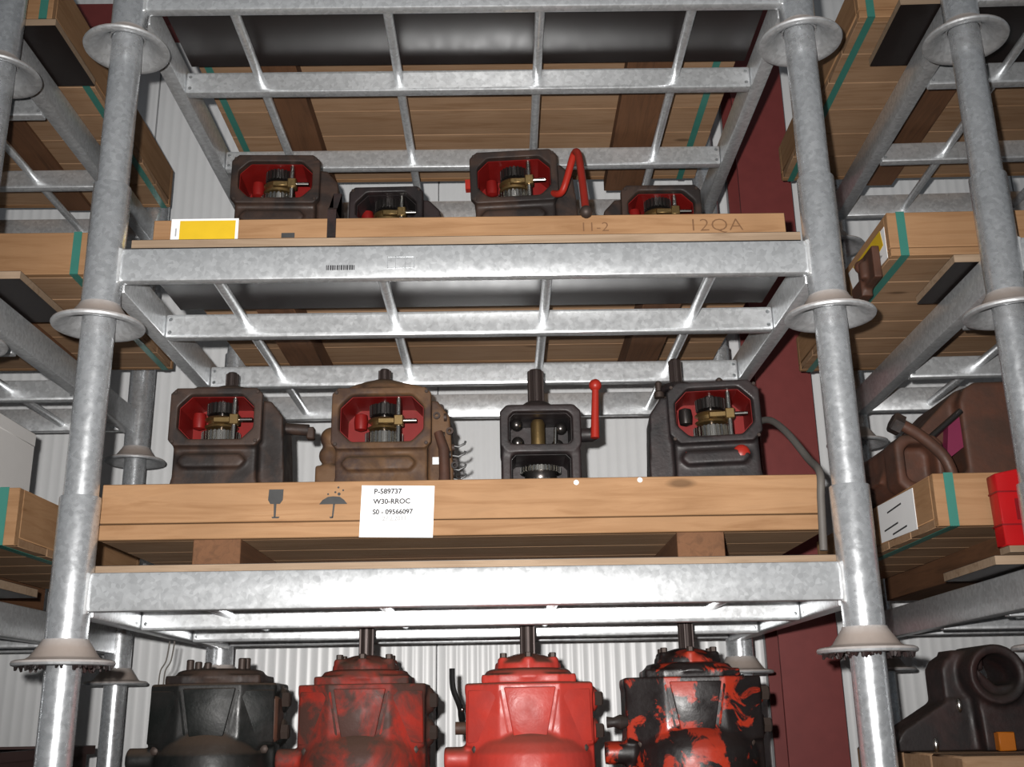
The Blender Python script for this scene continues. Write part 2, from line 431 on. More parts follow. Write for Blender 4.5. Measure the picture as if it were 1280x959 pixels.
# ------------------------------------------------------------------ plywood boards
def ply(lab, x0, x1, y0, y1, lv, rot=0, film='ply_film'):
    cx, cy = (x0 + x1) / 2, (y0 + y1) / 2; hw, hd = (x1 - x0) / 2, (y1 - y0) / 2
    t = thing('plywood_board', lab, 'board', (cx, cy, ZL[lv] + .0008), rot, 'film-faced plywood boards on the racks')
    MB().box(-hw, hw, -hd, hd, .0008, .0172).build('core', 'ply_core', t)
    for z0, z1 in ((0, .0008), (.0172, .018)):
        o = MB().box(-hw, hw, -hd, hd, z0, z1).build('film_face', film, t); o['label'] = 'dark film facing'
    return t
ply('plywood board under the crate with the white label', -.752, .750, .050, .325, 'A')
ply('plywood board under the crate with the yellow sticker', -.648, .656, .002, .335, 'B')
ply('plywood board on the rack level above the yellow-stickered crate, dark underside', -.66, .66, .050, .310, 'C')
ply('plywood board on the rack level behind the upright red gearboxes', -.74, .74, .050, .33, 'D')
ply('plywood board under the crate that holds the white carton', -2.30, -.925, .145, .40, 'A', LR)
ply('plywood board on the rack level above the white carton', -2.30, -.925, .145, .40, 'B', LR)
ply('plywood board on the rack level near the red girder', -2.30, -.918, .145, .385, 'C', LR)
ply('plywood board on the rack level with the dark brown bin', -2.30, -.93, .145, .385, 'D', LR)
ply('plywood board under the crate with the rusty brown gear housing', .992, 2.42, .075, .345, 'A', RR)
ply('plywood board under the crate with torn yellow and white papers', 1.010, 2.42, .100, .335, 'B', RR)
ply('plywood board above the crate with torn yellow and white papers', .966, 2.40, .080, .315, 'C', RR)
ply('plywood board below the casting with a round bore', 1.00, 2.40, .080, .315, 'D', RR)

# ------------------------------------------------------------------ crates
def crate(lab, x0, x1, y0, y1, z0, h, split=None, skids=(), straps=(), rot=0, th=.020, skz=.049, matf='wood', skw=.088, name='wooden_crate', drop=0.0):
    """z0: underside of the floor boards, above the floor of the hall; skids stand below it"""
    t = thing(name, lab, 'crate', ((x0 + x1) / 2, (y0 + y1) / 2, z0 - skz), rot, 'wooden crates on the racks')
    a, d = (x1 - x0) / 2, (y1 - y0) / 2; zb = skz
    n = max(5, int(round(2 * d / .13)))
    for i in range(n):
        ya = -d + 2 * d * i / n; yb = -d + 2 * d * (i + 1) / n
        MB().box(-a + .001, a - .001, ya + .0015, yb - .0015, zb, zb + .016).build('floor_board', 'wood_grey', t, .001)
    zs = zb + .0165 - .0165
    rows = [(zb, zb + h)] if split is None else [(zb, zb + split - .0008), (zb + split + .0008, zb + h)]
    for (za, zc) in rows:
        MB().box(-a, a, -d - th, -d - .0002, za - drop, zc).build('front_board', matf, t, .0015)
        MB().box(-a, a, d + .0002, d + th, za, zc).build('rear_board', matf, t, .0015)
        for sx in (-1, 1):
            MB().box(sx * a - (.018 if sx > 0 else 0), sx * a + (0 if sx > 0 else .018), -d + .0004, d - .0004, max(za, zb + .0165), zc).build('end_board', 'wood_y', t, .0015)
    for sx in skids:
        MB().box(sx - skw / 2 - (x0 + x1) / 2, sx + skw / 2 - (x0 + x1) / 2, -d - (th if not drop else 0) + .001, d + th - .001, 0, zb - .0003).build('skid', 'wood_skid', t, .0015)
    for sx in straps:
        px = sx - (x0 + x1) / 2; e = .0012; ya, yb = -d - th - e, d + th + e
        s = MB(); hw = .009
        s.box(px - hw, px + hw, ya, ya + e * .9, zb - e, zb + h + e); s.box(px - hw, px + hw, yb - e * .9, yb, zb - e, zb + h + e)
        s.box(px - hw, px + hw, ya, yb, zb - e * 1.05, zb - e * .1)
        s.build('strap', 'strap', t)['label'] = 'green plastic strap'
    return t
SK = .0192
crA = crate('long wooden crate with a white paper label and stencilled glass and umbrella symbols', -.682, .668, .085, .92, ZA + .067, .105, .030, (-.462, .432), skz=.067 - SK)
crB = crate('long shallow wooden crate with a yellow and white sticker on its front board', -.655, .668, .155, .95, ZL['B'] + .075, .050, None, (-.45, .44), skz=.075 - SK, drop=.020)
crC = crate('long wooden crate with green straps on the level above the yellow-stickered crate', -.672, .662, .10, .99, ZL['C'] + .058, .09, .03, (-.475, .44), (-.648, .615), skz=.058 - SK, skw=.11)
crD = crate('long wooden crate holding the upright red gearboxes', -.682, .668, .085, .92, ZL['D'] + .067, .09, .030, (-.462, .432), skz=.067 - SK)
crLA = crate('wooden crate with a green strap holding the white carton', -2.05, -.872, .165, .85, ZA + .074, .112, None, (-1.75, -1.15), (-.902,), .0, skz=.079 - SK)
crLB = crate('wooden crate with a green strap on the rack level above the white carton', -2.05, -.850, .285, .93, ZL['B'] + .064, .10, None, (-1.75, -1.12), (-.872,), .01, skz=.064 - SK)
crLC = crate('wooden crate with a green strap near the red girder', -2.15, -.942, .17, 1.075, ZL['C'] + .030, .125, None, (-1.75, -1.22), (-.962,), .015, skz=.030 - SK)
crRA = crate('wooden crate with a green strap and pale paper holding the rusty brown gear housing', .905, 2.15, .12, .95, ZA + .078, .102, None, (1.12, 1.85), (.935,), -.02, skz=.078 - SK)
crRB = crate('wooden crate with a green strap and torn yellow and white papers on its end', .905, 2.15, .18, .95, ZL['B'] + .040, .100, .018, (1.18, 1.85), (.934,), -.02, skz=.040 - SK)
crRC = crate('wooden crate with a green strap above the crate with torn papers', .915, 2.15, .21, .97, ZL['C'] + .042, .11, .02, (1.20, 1.85), (.942,), -.02, skz=.042 - SK)

# paper label with writing
def front_y(cr, d): return -d - .0205
yA = -(.92 - .085) / 2 - .020; xcA = (-.682 + .668) / 2; zcA = ZA + .067 - (.067 - SK)
def locA(x, z): return (x - xcA, yA, z - SK)
lab = MB().prism([(-.200, .066), (-.064, .063), (-.061, .160), (-.197, .163)], -.0012, -.0002).build('paper_label', 'paper', crA, loc=(-xcA, yA, -SK))
for s, sz, dx, dz, mt in (('P-589737', .0135, -.174, .1465, 'ink'), ('W30-RROC', .0135, -.175, .1275, 'ink'), ('S0 - 09566097', .0128, -.176, .108, 'ink'), ('27.2.2011', .0115, -.158, .096, 'ink_faint')):
    text('lettering', s, sz, mt, lab, (dx, -.0020, dz), bold=.0005)
# stencilled glass
g = MB()
g.prism([(-.0135, .0), (-.0145, -.020), (-.010, -.0275), (.008, -.0275), (.0130, -.020), (.0135, .0)], -.0007, 0, mt=Matrix.Translation((0, 0, .058)))
g.prism([(-.0035, .0305), (.0015, .0305), (.0010, .006), (-.0025, .006)], -.0007, 0); g.prism([(-.007, .0065), (.0085, .0065), (.0065, .0035), (-.005, .0035)], -.0007, 0)
g.build('stencil_glass', 'stencil', crA, loc=(-.357 - xcA, yA - .0002, .100 - SK))
u = MB()
u.prism([(-.026, .0), (-.020, .008), (-.010, .0138), (.0, .0148), (.012, .0138), (.020, .008), (.0265, .0)], -.0007, 0, mt=Matrix.Translation((0, 0, .0285)))
u.prism([(.0, .029), (.0035, .029), (.001, .0035), (-.0018, .0035)], -.0007, 0); u.prism([(-.006, .005), (.0005, .005), (.0005, .002), (-.005, .002)], -.0007, 0)
for a, b_, r_ in ((-.010, .0475, .0018), (.0035, .0510, .0020), (.0105, .0475, .0030), (.009, .0600, .0020), (.018, .0545, .0018)):
    u.prism([(a + r_ * math.cos(k), b_ + r_ * math.sin(k)) for k in (0, .8, 1.6, 2.4, 3.1, 3.9, 4.7, 5.5)], -.0007, 0)
u.build('stencil_umbrella', 'stencil', crA, loc=(-.250 - xcA, yA - .0002, .100 - SK))
for x, z in ((.325, .166), (.205, .163)):
    MB().sphere((0, 0, 0), .005, 10, 6, (1, .25, 1)).build('paint_spot', 'paper', crA, loc=(x - xcA, yA, z - SK))

# sticker and pencil writing of the shallow crate
yB = -(.95 - .155) / 2 - .020; xcB = (-.655 + .668) / 2
stk = MB().box(-.618, -.478, -.0010, -.0002, .052, .1075).build('sticker', 'paper', crB, loc=(-xcB, yB, 0))
MB().box(-.600, -.484, -.0016, -.0011, .050, .1030).build('yellow_field', 'yellow', stk)
MB().box(-.609, -.606, -.0016, -.0011, .068, .086).build('print_mark', 'ink_faint', stk)
text('pencil_writing', '11-2', .030, 'pencil', crB, (.235 - xcB, yB - .0008, .068), sx=1.15, bold=-.0003)
text('pencil_writing', '12QA', .040, 'pencil', crB, (.462 - xcB, yB - .0008, .066), sx=1.18, bold=-.0006)
MB().box(-.3875, -.3600, -.0008, 0, .062, .073).build('stencil_mark', 'stencil', crB, loc=(-xcB, yB, 0))

# dark leather strap hanging over the shallow crate
sb = MB()
sx0 = -.292
sb.prism([(.062, .165), (.068, .165), (.068, .100), (.0, .1005), (-.0062, .0935), (-.0062, .030), (-.0022, .030), (-.0022, .0925), (.002, .0965), (.062, .096)], sx0, sx0 + .018, 'X')
tag(sb.build('hanging_strap', 'rust_dark', loc=(0, .155 - .020, ZL['B'] + SK + .0295)), 'dark brown strip hanging over the front board of the shallow crate', 'strap')

# papers on the right crates
def side_paper(cr, y0, y1, z0, z1, hx, mat, name, jag=()):
    poly = [(y0, z0), (y1, z0 + .006)] + list(jag) + [(y1, z1), (y0, z1 - .004)]
    return MB().prism(poly, -hx - .0014, -hx - .0004, 'X').build(name, mat, cr)
hxRB = (2.15 - .905) / 2
zb = .040 - SK
pp = side_paper(crRB, -.385, -.12, zb + .004, zb + .080, hxRB, 'paper', 'torn_paper', [(-.14, zb + .03)])
o = MB().prism([(-.37, zb + .040), (-.29, zb + .028), (-.19, zb + .050), (-.16, zb + .078), (-.36, zb + .078)], -hxRB - .0022, -hxRB - .0016, 'X').build('yellow_print', 'yellow', pp)
o = MB().prism([(-.36, zb + .020), (-.24, zb + .012), (-.20, zb + .022), (-.33, zb + .033)], -hxRB - .0022, -hxRB - .0016, 'X').build('grey_print', 'ink_faint', pp)
rb = MB(); rb.box(-.012, .006, -.02, .09, -.045, .03); rb.cyl((-.016, .03, -.03), (-.016, .03, .01), .012); rb.sphere((-.012, .06, .012), .016); rb.box(-.02, .004, .05, .12, -.06, -.02)
rb = remesh(rb.build('bracket', 'rust4', crRB, loc=(-hxRB - .0085, -.33, zb + .020)), .004)
rb['label'] = 'rusty red brown iron bracket'
hxRA = (2.15 - .905) / 2; zb = .078 - SK
pl = side_paper(crRA, -.325, -.10, zb + .012, zb + .100, hxRA, 'paper', 'paper_label')
for a, z in ((-.25, .080), (-.22, .045), (-.27, .030)):
    MB().prism([(a, zb + z), (a + .09, zb + z - .004), (a + .09, zb + z - .0075), (a, zb + z - .0035)], -hxRA - .0020, -hxRA - .0015, 'X').build('handwriting', 'ink', pl)
nl = MB().lathe([(.0035, -.001), (.0035, .0005), (.001, .0015)], 0, 0, 0, 10, 'Y').build('brass_tack', 'brass', crRA, loc=(-.49, -.415 - .0215, zb + .060))

# ------------------------------------------------------------------ gearboxes with an open inspection window
def chamf(w, h, c, cx=0, cz=0):
    a, b = w / 2, h / 2
    return [(cx - a + c, cz - b), (cx + a - c, cz - b), (cx + a, cz - b + c), (cx + a, cz + b - c), (cx + a - c, cz + b), (cx - a + c, cz + b), (cx - a, cz + b - c), (cx - a, cz - b + c)]
def spline_shaft(name, parent, x, y, z0, z1, r=.016, mat='spline'):
    b = MB(); b.gear(r, z1 - z0 - .004, 10, (x, y, z0), .0028); b.lathe([(r - .003, z1 - .0045), (r - .005, z1)], x, y, 0, 16)
    return b.build(name, mat, parent, smooth=30)
def bolts(parent, pts, axis='Y', r=.007, h=.006, mat='bolt'):
    for p in pts:
        mt = Matrix.Translation(p)
        if axis == 'Y': q = MB().lathe([(r, .002), (r, -h + .001), (r * .8, -h)], seg=6, axis='Y', mt=mt)
        else: q = MB().lathe([(r, -.002), (r, h - .001), (r * .8, h)], seg=6, mt=mt)
        q.build('bolt', mat, parent, smooth=30)
def gears_in(t, zc, mode='a', dx=0.0):
    y = .062
    sh = MB().cyl((dx, y, zc - .060), (dx, y, zc + .056), .011).build('main_shaft', 'steel_dark', t)
    MB().gear(.043, .032, 28, (dx, y, zc - .056), .005).build('gear', 'steel', t, smooth=25)
    MB().gear(.034, .024, 22, (dx, y, zc + .018), .005).build('gear', 'steel_dark', t, smooth=25)
    MB().lathe([(.034, 0), (.038, .004), (.030, .008), (.030, .016), (.038, .020), (.034, .024)], dx, y, zc - .014, 20).build('shift_collar', 'brass', t)
    MB().cyl((dx + .036, y - .036, zc - .057), (dx + .036, y - .036, zc + .054), .0065).build('rail', 'steel', t)
    f = MB(); f.box(dx + .026, dx + .047, y - .046, y - .022, zc - .013, zc + .011); f.box(dx - .010, dx + .028, y - .043, y - .030, zc - .008, zc + .005)
    f.build('shift_fork', 'brass', t, .002)
    MB().cyl((dx + .046, y - .036, zc - .001), (dx + .076, y - .036, zc - .001), .0048).build('pin', 'steel', t)
    MB().lathe([(.003, -.022), (.014, -.018), (.016, .0), (.014, .016), (.003, .020)], dx - .056, y + .02, zc + .012, 14, 'Z').build('idler_gear', 'red_in' if mode == 'a' else 'steel_dark', t)
def open_gearbox(name, lab, loc, rot, zc, mat, inmat, fw=.196, fh=.126, top=.030, shaft=(0, .075), shr=.015, flare=.13, side=1, base=.0, dome=False, boss=True, wire=0, gmode='a', tilt=0, lower=True, shy=.085, ch=.014):
    t = thing(name, lab, 'gearbox', loc, rot)
    if tilt: t.rotation_euler.y = tilt
    b = MB(); outer = chamf(fw, fh, ch, 0, zc); inner = chamf(fw - .036, fh - .034, .026, 0, zc)
    b.ring(outer, inner, 0, .020)
    b.ring(chamf(fw - .014, fh - .010, .012, 0, zc), inner, .012, .150)
    b.prism(chamf(fw - .014, fh - .010, .012, 0, zc), .132, .165)
    zb = zc - fh / 2 + .008
    if lower:
        bw = fw / 2 - .010
        b.prism([(-flare, 0), (flare, 0), (flare - .004, zb * .28), (bw + .010, zb * .52), (bw, zb * .70), (bw, zb), (-bw, zb), (-bw, zb * .70), (-bw - .010, zb * .52), (-flare + .004, zb * .28)], .014, .19)
        b.lathe([(flare, 0), (flare - .004, zb * .3), (bw, zb * .62), (bw * .9, zb)], 0, .12, 0, 28)
    if boss:
        b.prism(chamf(fw * .72, .030, .012, -.005, zb - .040), .002, .03)
        b.lathe([(.012, -.004), (.012, .01)], fw * .25, .006, zb - .040, 14, 'Y')
    zt = zc + fh / 2
    b.prism([(-fw * .40, zt - .01), (fw * .44, zt - .01), (fw * .40, zt + top * .55), (fw * .22, zt + top), (-fw * .26, zt + top), (-fw * .40, zt + top * .3)], .03, .165)
    if dome: b.lathe([(.078, zt - .01), (.076, zt + .012), (.062, zt + .024), (.040, zt + .032), (.022, zt + .040)], shaft[0], shy, 0, 28)
    else: b.lathe([(.042, zt), (.040, zt + top + .006), (.024, zt + top + .012)], shaft[0], shy, 0, 24)
    sx = side * (fw / 2 - .012)
    b.prism([(sx, .0), (sx + side * .060, .0), (sx + side * .058, zc * .62), (sx + side * .050, zc + .012), (sx + side * .022, zc + fh * .36), (sx, zc + fh * .36)], .045, .17)
    h = remesh(b.build('housing', mat, t), .0042, 3)
    q = MB(); inner2 = chamf(fw - .0372, fh - .0352, .0262, 0, zc); inner3 = chamf(fw - .039, fh - .037, .0262, 0, zc)
    q.ring(inner2, inner3, .016, .131); q.prism(inner3, .128, .1315)
    q.build('interior', inmat, t)
    gears_in(t, zc, gmode)
    spline_shaft('drive_shaft', t, shaft[0], shy, zt, zt + shaft[1], shr)
    bolts(t, [(sgx * (fw / 2 - .011), -.0005, zc + sgz * (fh / 2 - .011)) for sgx in (-1, 1) for sgz in (-1, 1)], r=.0045, h=.002)
    return t
FA = ZA + .084          # inside floor of the labelled crate
YF = .375
g1 = open_gearbox('gearbox', 'dark brown greasy open gearbox with a short side stub in the labelled crate', (-.566, YF, FA), .02, .304, 'rust1', 'red_in', fw=.203, fh=.134, top=.012, shaft=(.012, .060), flare=.097)
MB().cyl((.135, .09, .298), (.192, .09, .294), .0135).build('side_stub', 'rust1', g1)
MB().box(.188, .206, .080, .104, .272, .300).build('stub_lug', 'rust1', g1, .003)

g2 = open_gearbox('gearbox', 'ochre rusty open gearbox with a chain and lever on its flank', (-.200, YF, FA), -.01, .296, 'rust2', 'red_in', fw=.222, fh=.140, top=.020, shaft=(-.004, .068), flare=.112, dome=True)
lv = MB().tube([(.125, .02, .265), (.138, .015, .225), (.140, .012, .165), (.138, .012, .125)], [.010, .012, .012, .015]).build('lever', 'rust4', g2)
MB().box(.112, .127, .030, .034, .195, .211).build('white_tag', 'paper', g2)
cm = MB(); random.seed(5)
for k in range(26):
    a = k / 25; zz = .33 - .25 * a; yy = .05 + .03 * math.sin(k * 1.7); xx = .128 + .045 * a + .012 * math.sin(k * 2.3)
    cm.lathe([(.004, -.003), (.0085, -.003), (.0085, .003), (.004, .003)], seg=10, closed=True, axis=('Y', 'X')[k % 2], mt=Matrix.Translation((xx, yy, zz)))
cm.build('chain', 'rust1', g2)
hk = MB()
for z0, s in ((.245, 1), (.222, .8), (.192, 1.1), (.170, 1.2), (.150, .9)):
    hk.tube([(.150, .06, z0), (.168, .06, z0 - .004 * s), (.178 + .004 * s, .06, z0 + .003), (.180 + .004 * s, .06, z0 + .009)], .0026, 6)
hk.build('hooked_wires', 'black', g2)
lb = MB(); lb.sphere((-.118, .06, .265), .026); lb.sphere((-.122, .06, .225), .024); lb.box(-.150, -.10, .04, .12, .12, .20); lb.cyl((-.165, .07, .155), (-.12, .07, .155), .010)
remesh(lb.build('side_lug', 'rust2', g2), .0042)

# two-window gearbox with the red shift lever
g3_ = thing('gearbox', 'dark gearbox with two open windows and a red upright lever in the labelled crate', 'gearbox', (.152, YF, FA), 0)
b = MB(); zc1, zc2 = .268, .175
fw = .180
b.ring(chamf(fw, .110, .016, 0, zc1), chamf(fw - .040, .074, .010, 0, zc1 + .000), 0, .15)
b.ring(chamf(fw - .004, .110, .006, 0, zc2 - .004), chamf(fw - .048, .080, .008, 0, zc2 - .004), .004, .15)
b.prism(chamf(fw - .01, .21, .012, 0, .215), .14, .17)
b.box(-.088, .088, .02, .17, 0, .13)
b.prism([(-.145, 0), (.150, 0), (.150, .125), (.115, .130), (.085, .16), (-.085, .155), (-.140, .110)], .05, .16)
b.lathe([(.052, .31), (.046, .330), (.026, .345)], -.005, .075, 0, 24)
remesh(b.build('housing', 'rust3', g3_), .0042)
for zc, ww, hh in ((zc1, fw - .0412, .0728), (zc2 - .004, fw - .0492, .0788)):
    q = MB(); q.ring(chamf(ww, hh, .010, 0, zc), chamf(ww - .002, hh - .002, .010, 0, zc), .016, .139); q.prism(chamf(ww - .002, hh - .002, .010, 0, zc), .136, .1395)
    q.build('interior', 'rust3', g3_)
MB().lathe([(.016, .236), (.016, .292), (.012, .300)], -.004, .06, 0, 18).build('main_shaft', 'brass', g3_)
for dx, dz in ((-.052, .03), (-.050, -.012), (.040, -.02), (.048, .02)):
    MB().sphere((dx, .07, zc1 + dz - .005), .014).build('ball_detent', 'steel_dark', g3_)
for dx in (-.026, .020): MB().sphere((dx, .05, zc1 - .030), .005).build('bolt', 'steel', g3_)
MB().cyl((.034, .05, zc1 - .034), (.036, .05, zc1 + .012), .004).build('rail', 'steel', g3_)
MB().gear(.046, .012, 34, (0, .066, .178), .005).build('gear', 'steel', g3_, smooth=25)
MB().gear(.046, .010, 34, (0, .066, .150), .005).build('gear', 'steel', g3_, smooth=25)
MB().lathe([(.034, .162), (.036, .170), (.034, .178)], 0, .066, 0, 20).build('gear_hub', 'steel_dark', g3_)
spline_shaft('drive_shaft', g3_, -.006, .075, .338, .424, .019)
bolts(g3_, [(-.058, .05, .322), (.045, .05, .322)], 'Z', .010, .010)
lv = MB(); lv.tube([(.080, .05, .262), (.115, .05, .262), (.126, .045, .268)], .016, 12)
lv.build('lever_arm', 'rust3', g3_)
lv = MB(); lv.tube([(.122, .030, .250), (.124, .030, .30), (.127, .028, .362)], [.010, .009, .008], 10); lv.sphere((.127, .028, .372), .0145); lv.build('lever', 'lever_red', g3_)['label'] = 'red painted shift lever'

g4 = open_gearbox('gearbox', 'dark open gearbox with red interior and two upright studs beside the grey hose', (.545, YF, FA), -.07, .300, 'rust3', 'red_in', fw=.205, fh=.140, top=.010, shaft=(-.070, .082), flare=.100, side=-1, gmode='b', tilt=-.02, ch=.022)
lb = MB(); lb.lathe([(.085, 0), (.083, .080), (.060, .115), (.02, .125)], -.110, .10, 0, 22)
remesh(lb.build('bell', 'rust3', g4), .0045)
for x in (-.112, .028): MB().lathe([(.012, .36), (.012, .372), (.008, .376), (.008, .396), (.004, .400)], x, .08, 0, 12).build('stud', 'bolt', g4)
MB().sphere((.052, .012, .205), .019, 14, 8, (1, .6, 1)).build('red_plug', 'lever_red', g4)
MB().box(-.070, -.012, .008, .014, .195, .212).build('red_paint_patch', 'lever_red', g4)
# grey hose draped over the crate edge
hp = [(.640, .42, FA + .285), (.655, .35, FA + .270), (.662, .25, FA + .215), (.668, .14, FA + .135), (.663, .058, FA + .09), (.658, .050, FA + .04), (.655, .050, FA - .02), (.653, .050, FA - .058)]
def smooth_path(p, n=5):
    out = []
    for i in range(len(p) - 1):
        P = [Vector(p[max(0, min(len(p) - 1, i + k))]) for k in (-1, 0, 1, 2)]
        for s in range(n):
            t = s / n
            out.append(.5 * ((2 * P[1]) + (-P[0] + P[2]) * t + (2 * P[0] - 5 * P[1] + 4 * P[2] - P[3]) * t * t + (-P[0] + 3 * P[1] - 3 * P[2] + P[3]) * t ** 3))
    return out + [Vector(p[-1])]
tag(MB().tube(smooth_path(hp), .0075).build('rubber_hose', 'grey_cable'), 'grey rubber hose curving from a gearbox over the crate corner', 'hose')

# upper crate
FB = ZL['B'] + .092
YB = .40
h1 = open_gearbox('gearbox', 'brown open gearbox with red interior behind the yellow sticker', (-.468, YB, FB), .03, .268, 'rust1', 'red_in', fw=.212, fh=.128, top=.004, shaft=(.0, .018), shr=.014, flare=.118)
remesh(MB().box(.09, .155, .06, .16, .0, .15).sphere((.13, .10, .155), .028).build('side_lug', 'rust_dark', h1), .0045)
h2 = open_gearbox('gearbox', 'low black open gearbox with a round cap in the shallow crate', (-.208, YB + .05, FB), -.02, .212, 'rust3', 'rust3', fw=.182, fh=.118, top=.008, shaft=(.002, .022), shr=.013, flare=.10, side=1)
h3 = open_gearbox('gearbox', 'brown open gearbox with red interior and a bent red crank handle', (.112, YB, FB), -.03, .268, 'rust1', 'red_in', fw=.212, fh=.136, top=.006, shaft=(-.01, .016), shr=.018, flare=.112, tilt=-.03)
ck = MB().tube(smooth_path([(.083, .02, .228), (.108, -.02, .205), (.122, -.04, .225), (.138, -.08, .262), (.146, -.10, .268), (.150, -.13, .235), (.148, -.22, .11), (.145, -.285, .028)], 4), .0085).build('crank_handle', 'lever_red', h3)
ck['label'] = 'bent red crank handle'
MB().sphere((.145, -.29, .022), .0135).build('handle_ball', 'bolt', h3)
MB().box(-.113, -.104, .004, .02, .135, .155).build('red_lug', 'lever_red', h3); MB().box(-.118, -.106, .01, .03, .245, .27).build('red_lug', 'lever_red', h3)
h4 = open_gearbox('gearbox', 'low brown open gearbox with red interior beside the crank handle', (.463, YB + .05, FB), 0, .207, 'rust1', 'red_in', fw=.196, fh=.118, top=.006, shaft=(.0, .022), shr=.013, flare=.10, side=-1)
ht = MB().tube([(0, 0, 0), (.001, .005, .15), (.004, .01, .215)], [.012, .010, .008], 8); ht.sphere((.004, .01, .222), .014)
tag(ht.build('shift_lever', 'rust3', loc=(-.035, .56, FB)), 'small dark lever with rounded tip standing in the shallow crate', 'lever')

# ------------------------------------------------------------------ closed gearboxes standing below
FD = ZL['D'] + .084
def closed_gearbox(lab, x, mat, rot=0, capmat=None, zt=.350, studs=False, stub=-1, shaft=True, y=.345, bw=.134, side_mat='bolt', bell=1.0):
    t = thing('gearbox', lab, 'gearbox', (x, y, FD), rot)
    cap = capmat or mat; b = MB()
    # faceted block, plan outline then heights
    plan = [(-bw, .045), (-.062, .004), (.062, .004), (bw, .045), (bw, .20), (-bw, .20)]
    plan2 = [(-bw - .002, .060), (-.060, .024), (.060, .024), (bw + .002, .060), (bw + .002, .20), (-bw - .002, .20)]
    b.prism(plan2, .0, zt - .122, 'Z'); b.prism(plan, zt - .125, zt - .006, 'Z'); b.prism([(u * 1.015, v) for u, v in plan], zt - .020, zt, 'Z')
    # bell bulge in front below
    b.lathe([(.137, 0), (.137, zt - .160), (.134, zt - .138), (.124, zt - .118), (.112, zt - .104), (.10, zt - .095), (.06, zt - .085)], 0, .104, 0, 48, mt=Matrix.Diagonal((bell, 1, 1, 1)))
    # bosses on the left
    if stub: b.cyl((stub * .10, .07, zt - .148), (stub * (bw + .045), .07, zt - .148), .0235)
    # right side flange ears
    for z in (zt - .034, zt - .098): b.sphere((bw + .004, .12, z), .022, 12, 8, (.7, 1.6, 1.25))
    h = remesh(b.build('housing', mat, t), .0042, 3)
    # front panels, slightly proud
    MB().prism([(-.052, zt - .010), (.054, zt - .010), (.034, zt - .104), (-.034, zt - .104)], -.003, .03).build('front_panel', mat, t, .003, 2)
    for s in (-1, 1):
        f = [(s * .0575, zt - .014), (s * .126, zt - .014), (s * .128, zt - .118), (s * .0385, zt - .116)]
        q = MB()
        vs = []
        for dep in (-.0022, .025):
            for (u, v) in f:
                yy = .004 + max(0, (abs(u) - .062)) * .569 + dep
                vs.append((u, yy, v))
        q.add(vs, [(0, 1, 2, 3), (7, 6, 5, 4), (0, 4, 5, 1), (1, 5, 6, 2), (2, 6, 7, 3), (3, 7, 4, 0)])
        q.build('side_panel', mat, t, .003, 2)
    # top plate and bearing cap
    o = remesh(MB().prism([(-.098, .03), (-.06, .015), (.06, .015), (.098, .03), (.098, .19), (-.098, .19)], zt - .003, zt + .016, 'Z').lathe([(.096, zt + .01), (.088, zt + .026), (.07, zt + .03)], 0, .105, 0, 30).build('top_plate', cap, t), .004)
    if shaft:
        q = MB().lathe([(.072, zt + .020), (.070, zt + .040), (.060, zt + .046), (.044, zt + .054), (.024, zt + .060)], 0, .105, 0, 30)
        for k in range(6):
            a = math.pi / 6 + k * math.pi / 3; q.cyl((.060 * math.cos(a), .105 + .060 * math.sin(a), zt + .02), (.060 * math.cos(a), .105 + .060 * math.sin(a), zt + .052), .014, .012)
        remesh(q.build('bearing_cap', cap, t), .004)
        bolts(t, [(.060 * math.cos(math.pi / 6 + k * math.pi / 3), .105 + .060 * math.sin(math.pi / 6 + k * math.pi / 3), zt + .051) for k in range(6)], 'Z', .0075, .010)
        spline_shaft('drive_shaft', t, 0, .105, zt + .056, ZL['A'] - .0805 - FD if False else zt + .125, .0165)
    for z in (zt - .034, zt - .098):
        MB().lathe([(.016, -.004), (.016, .010), (.012, .013)], bw + .012, .09, z, 6, 'X').build('bolt', side_mat, t)
    for s in (-1, 1): MB().lathe([(.009, .0), (.009, -.006), (.006, -.008)], s * .110, .042, zt - .130, 6, 'Y').build('bolt', 'bolt', t)
    return t
k1 = closed_gearbox('oily black gearbox with studs on its lid, standing next to the dirty red one', -.534, 'black_cast', .03, 'rust1', .352, shaft=False, bw=.127, bell=.92)
for x, y_, h_ in ((-.055, .06, .034), (-.028, .10, .030), (.052, .06, .036), (.046, .14, .040), (-.06, .15, .034)):
    MB().lathe([(.008, 0), (.008, h_ - .002), (.006, h_)], x, y_, .367, 12).build('stud', 'bolt', k1)
MB().box(.097, .1335, .040, .12, .235, .325).build('red_side_patch', 'rust4', k1, .006)['label'] = 'dark red painted patch'
wr = MB()
for dx in (0, .010):
    wr.tube(smooth_path([(-.118 + dx, .06, .352), (-.116 + dx, .06, .380), (-.106 + dx, .06, .400), (-.104 + dx, .07, .44)], 4), .0017, 6)
wr.build('wire_loop', 'grey_cable', k1)
k2 = closed_gearbox('dirty red gearbox with brown grime, standing next to the oily black one', -.230, 'red_dirty', 0, 'red_dirty', .346, bw=.130)
k3 = closed_gearbox('clean bright red gearbox with a black hand lever', .115, 'red_clean', 0, 'red_clean', .344, bw=.131)
MB().tube(smooth_path([(-.140, .10, .270), (-.145, .08, .300), (-.158, .07, .335), (-.160, .07, .375)], 4), [.007] * 3 + [.006] * 10, 8).build('hand_lever', 'black', k3)
MB().lathe([(.013, -.012), (.013, .012)], -.142, .09, .255, 12, 'X').build('lever_pivot', 'rust4', k3)
MB().sphere((-.139, .068, .292), .0045).build('pivot_pin', 'steel', k3)
k4 = closed_gearbox('gearbox of red paint smeared with black oil, standing next to the clean red one', .452, 'red_black', -.04, 'red_black', .350, bw=.140)
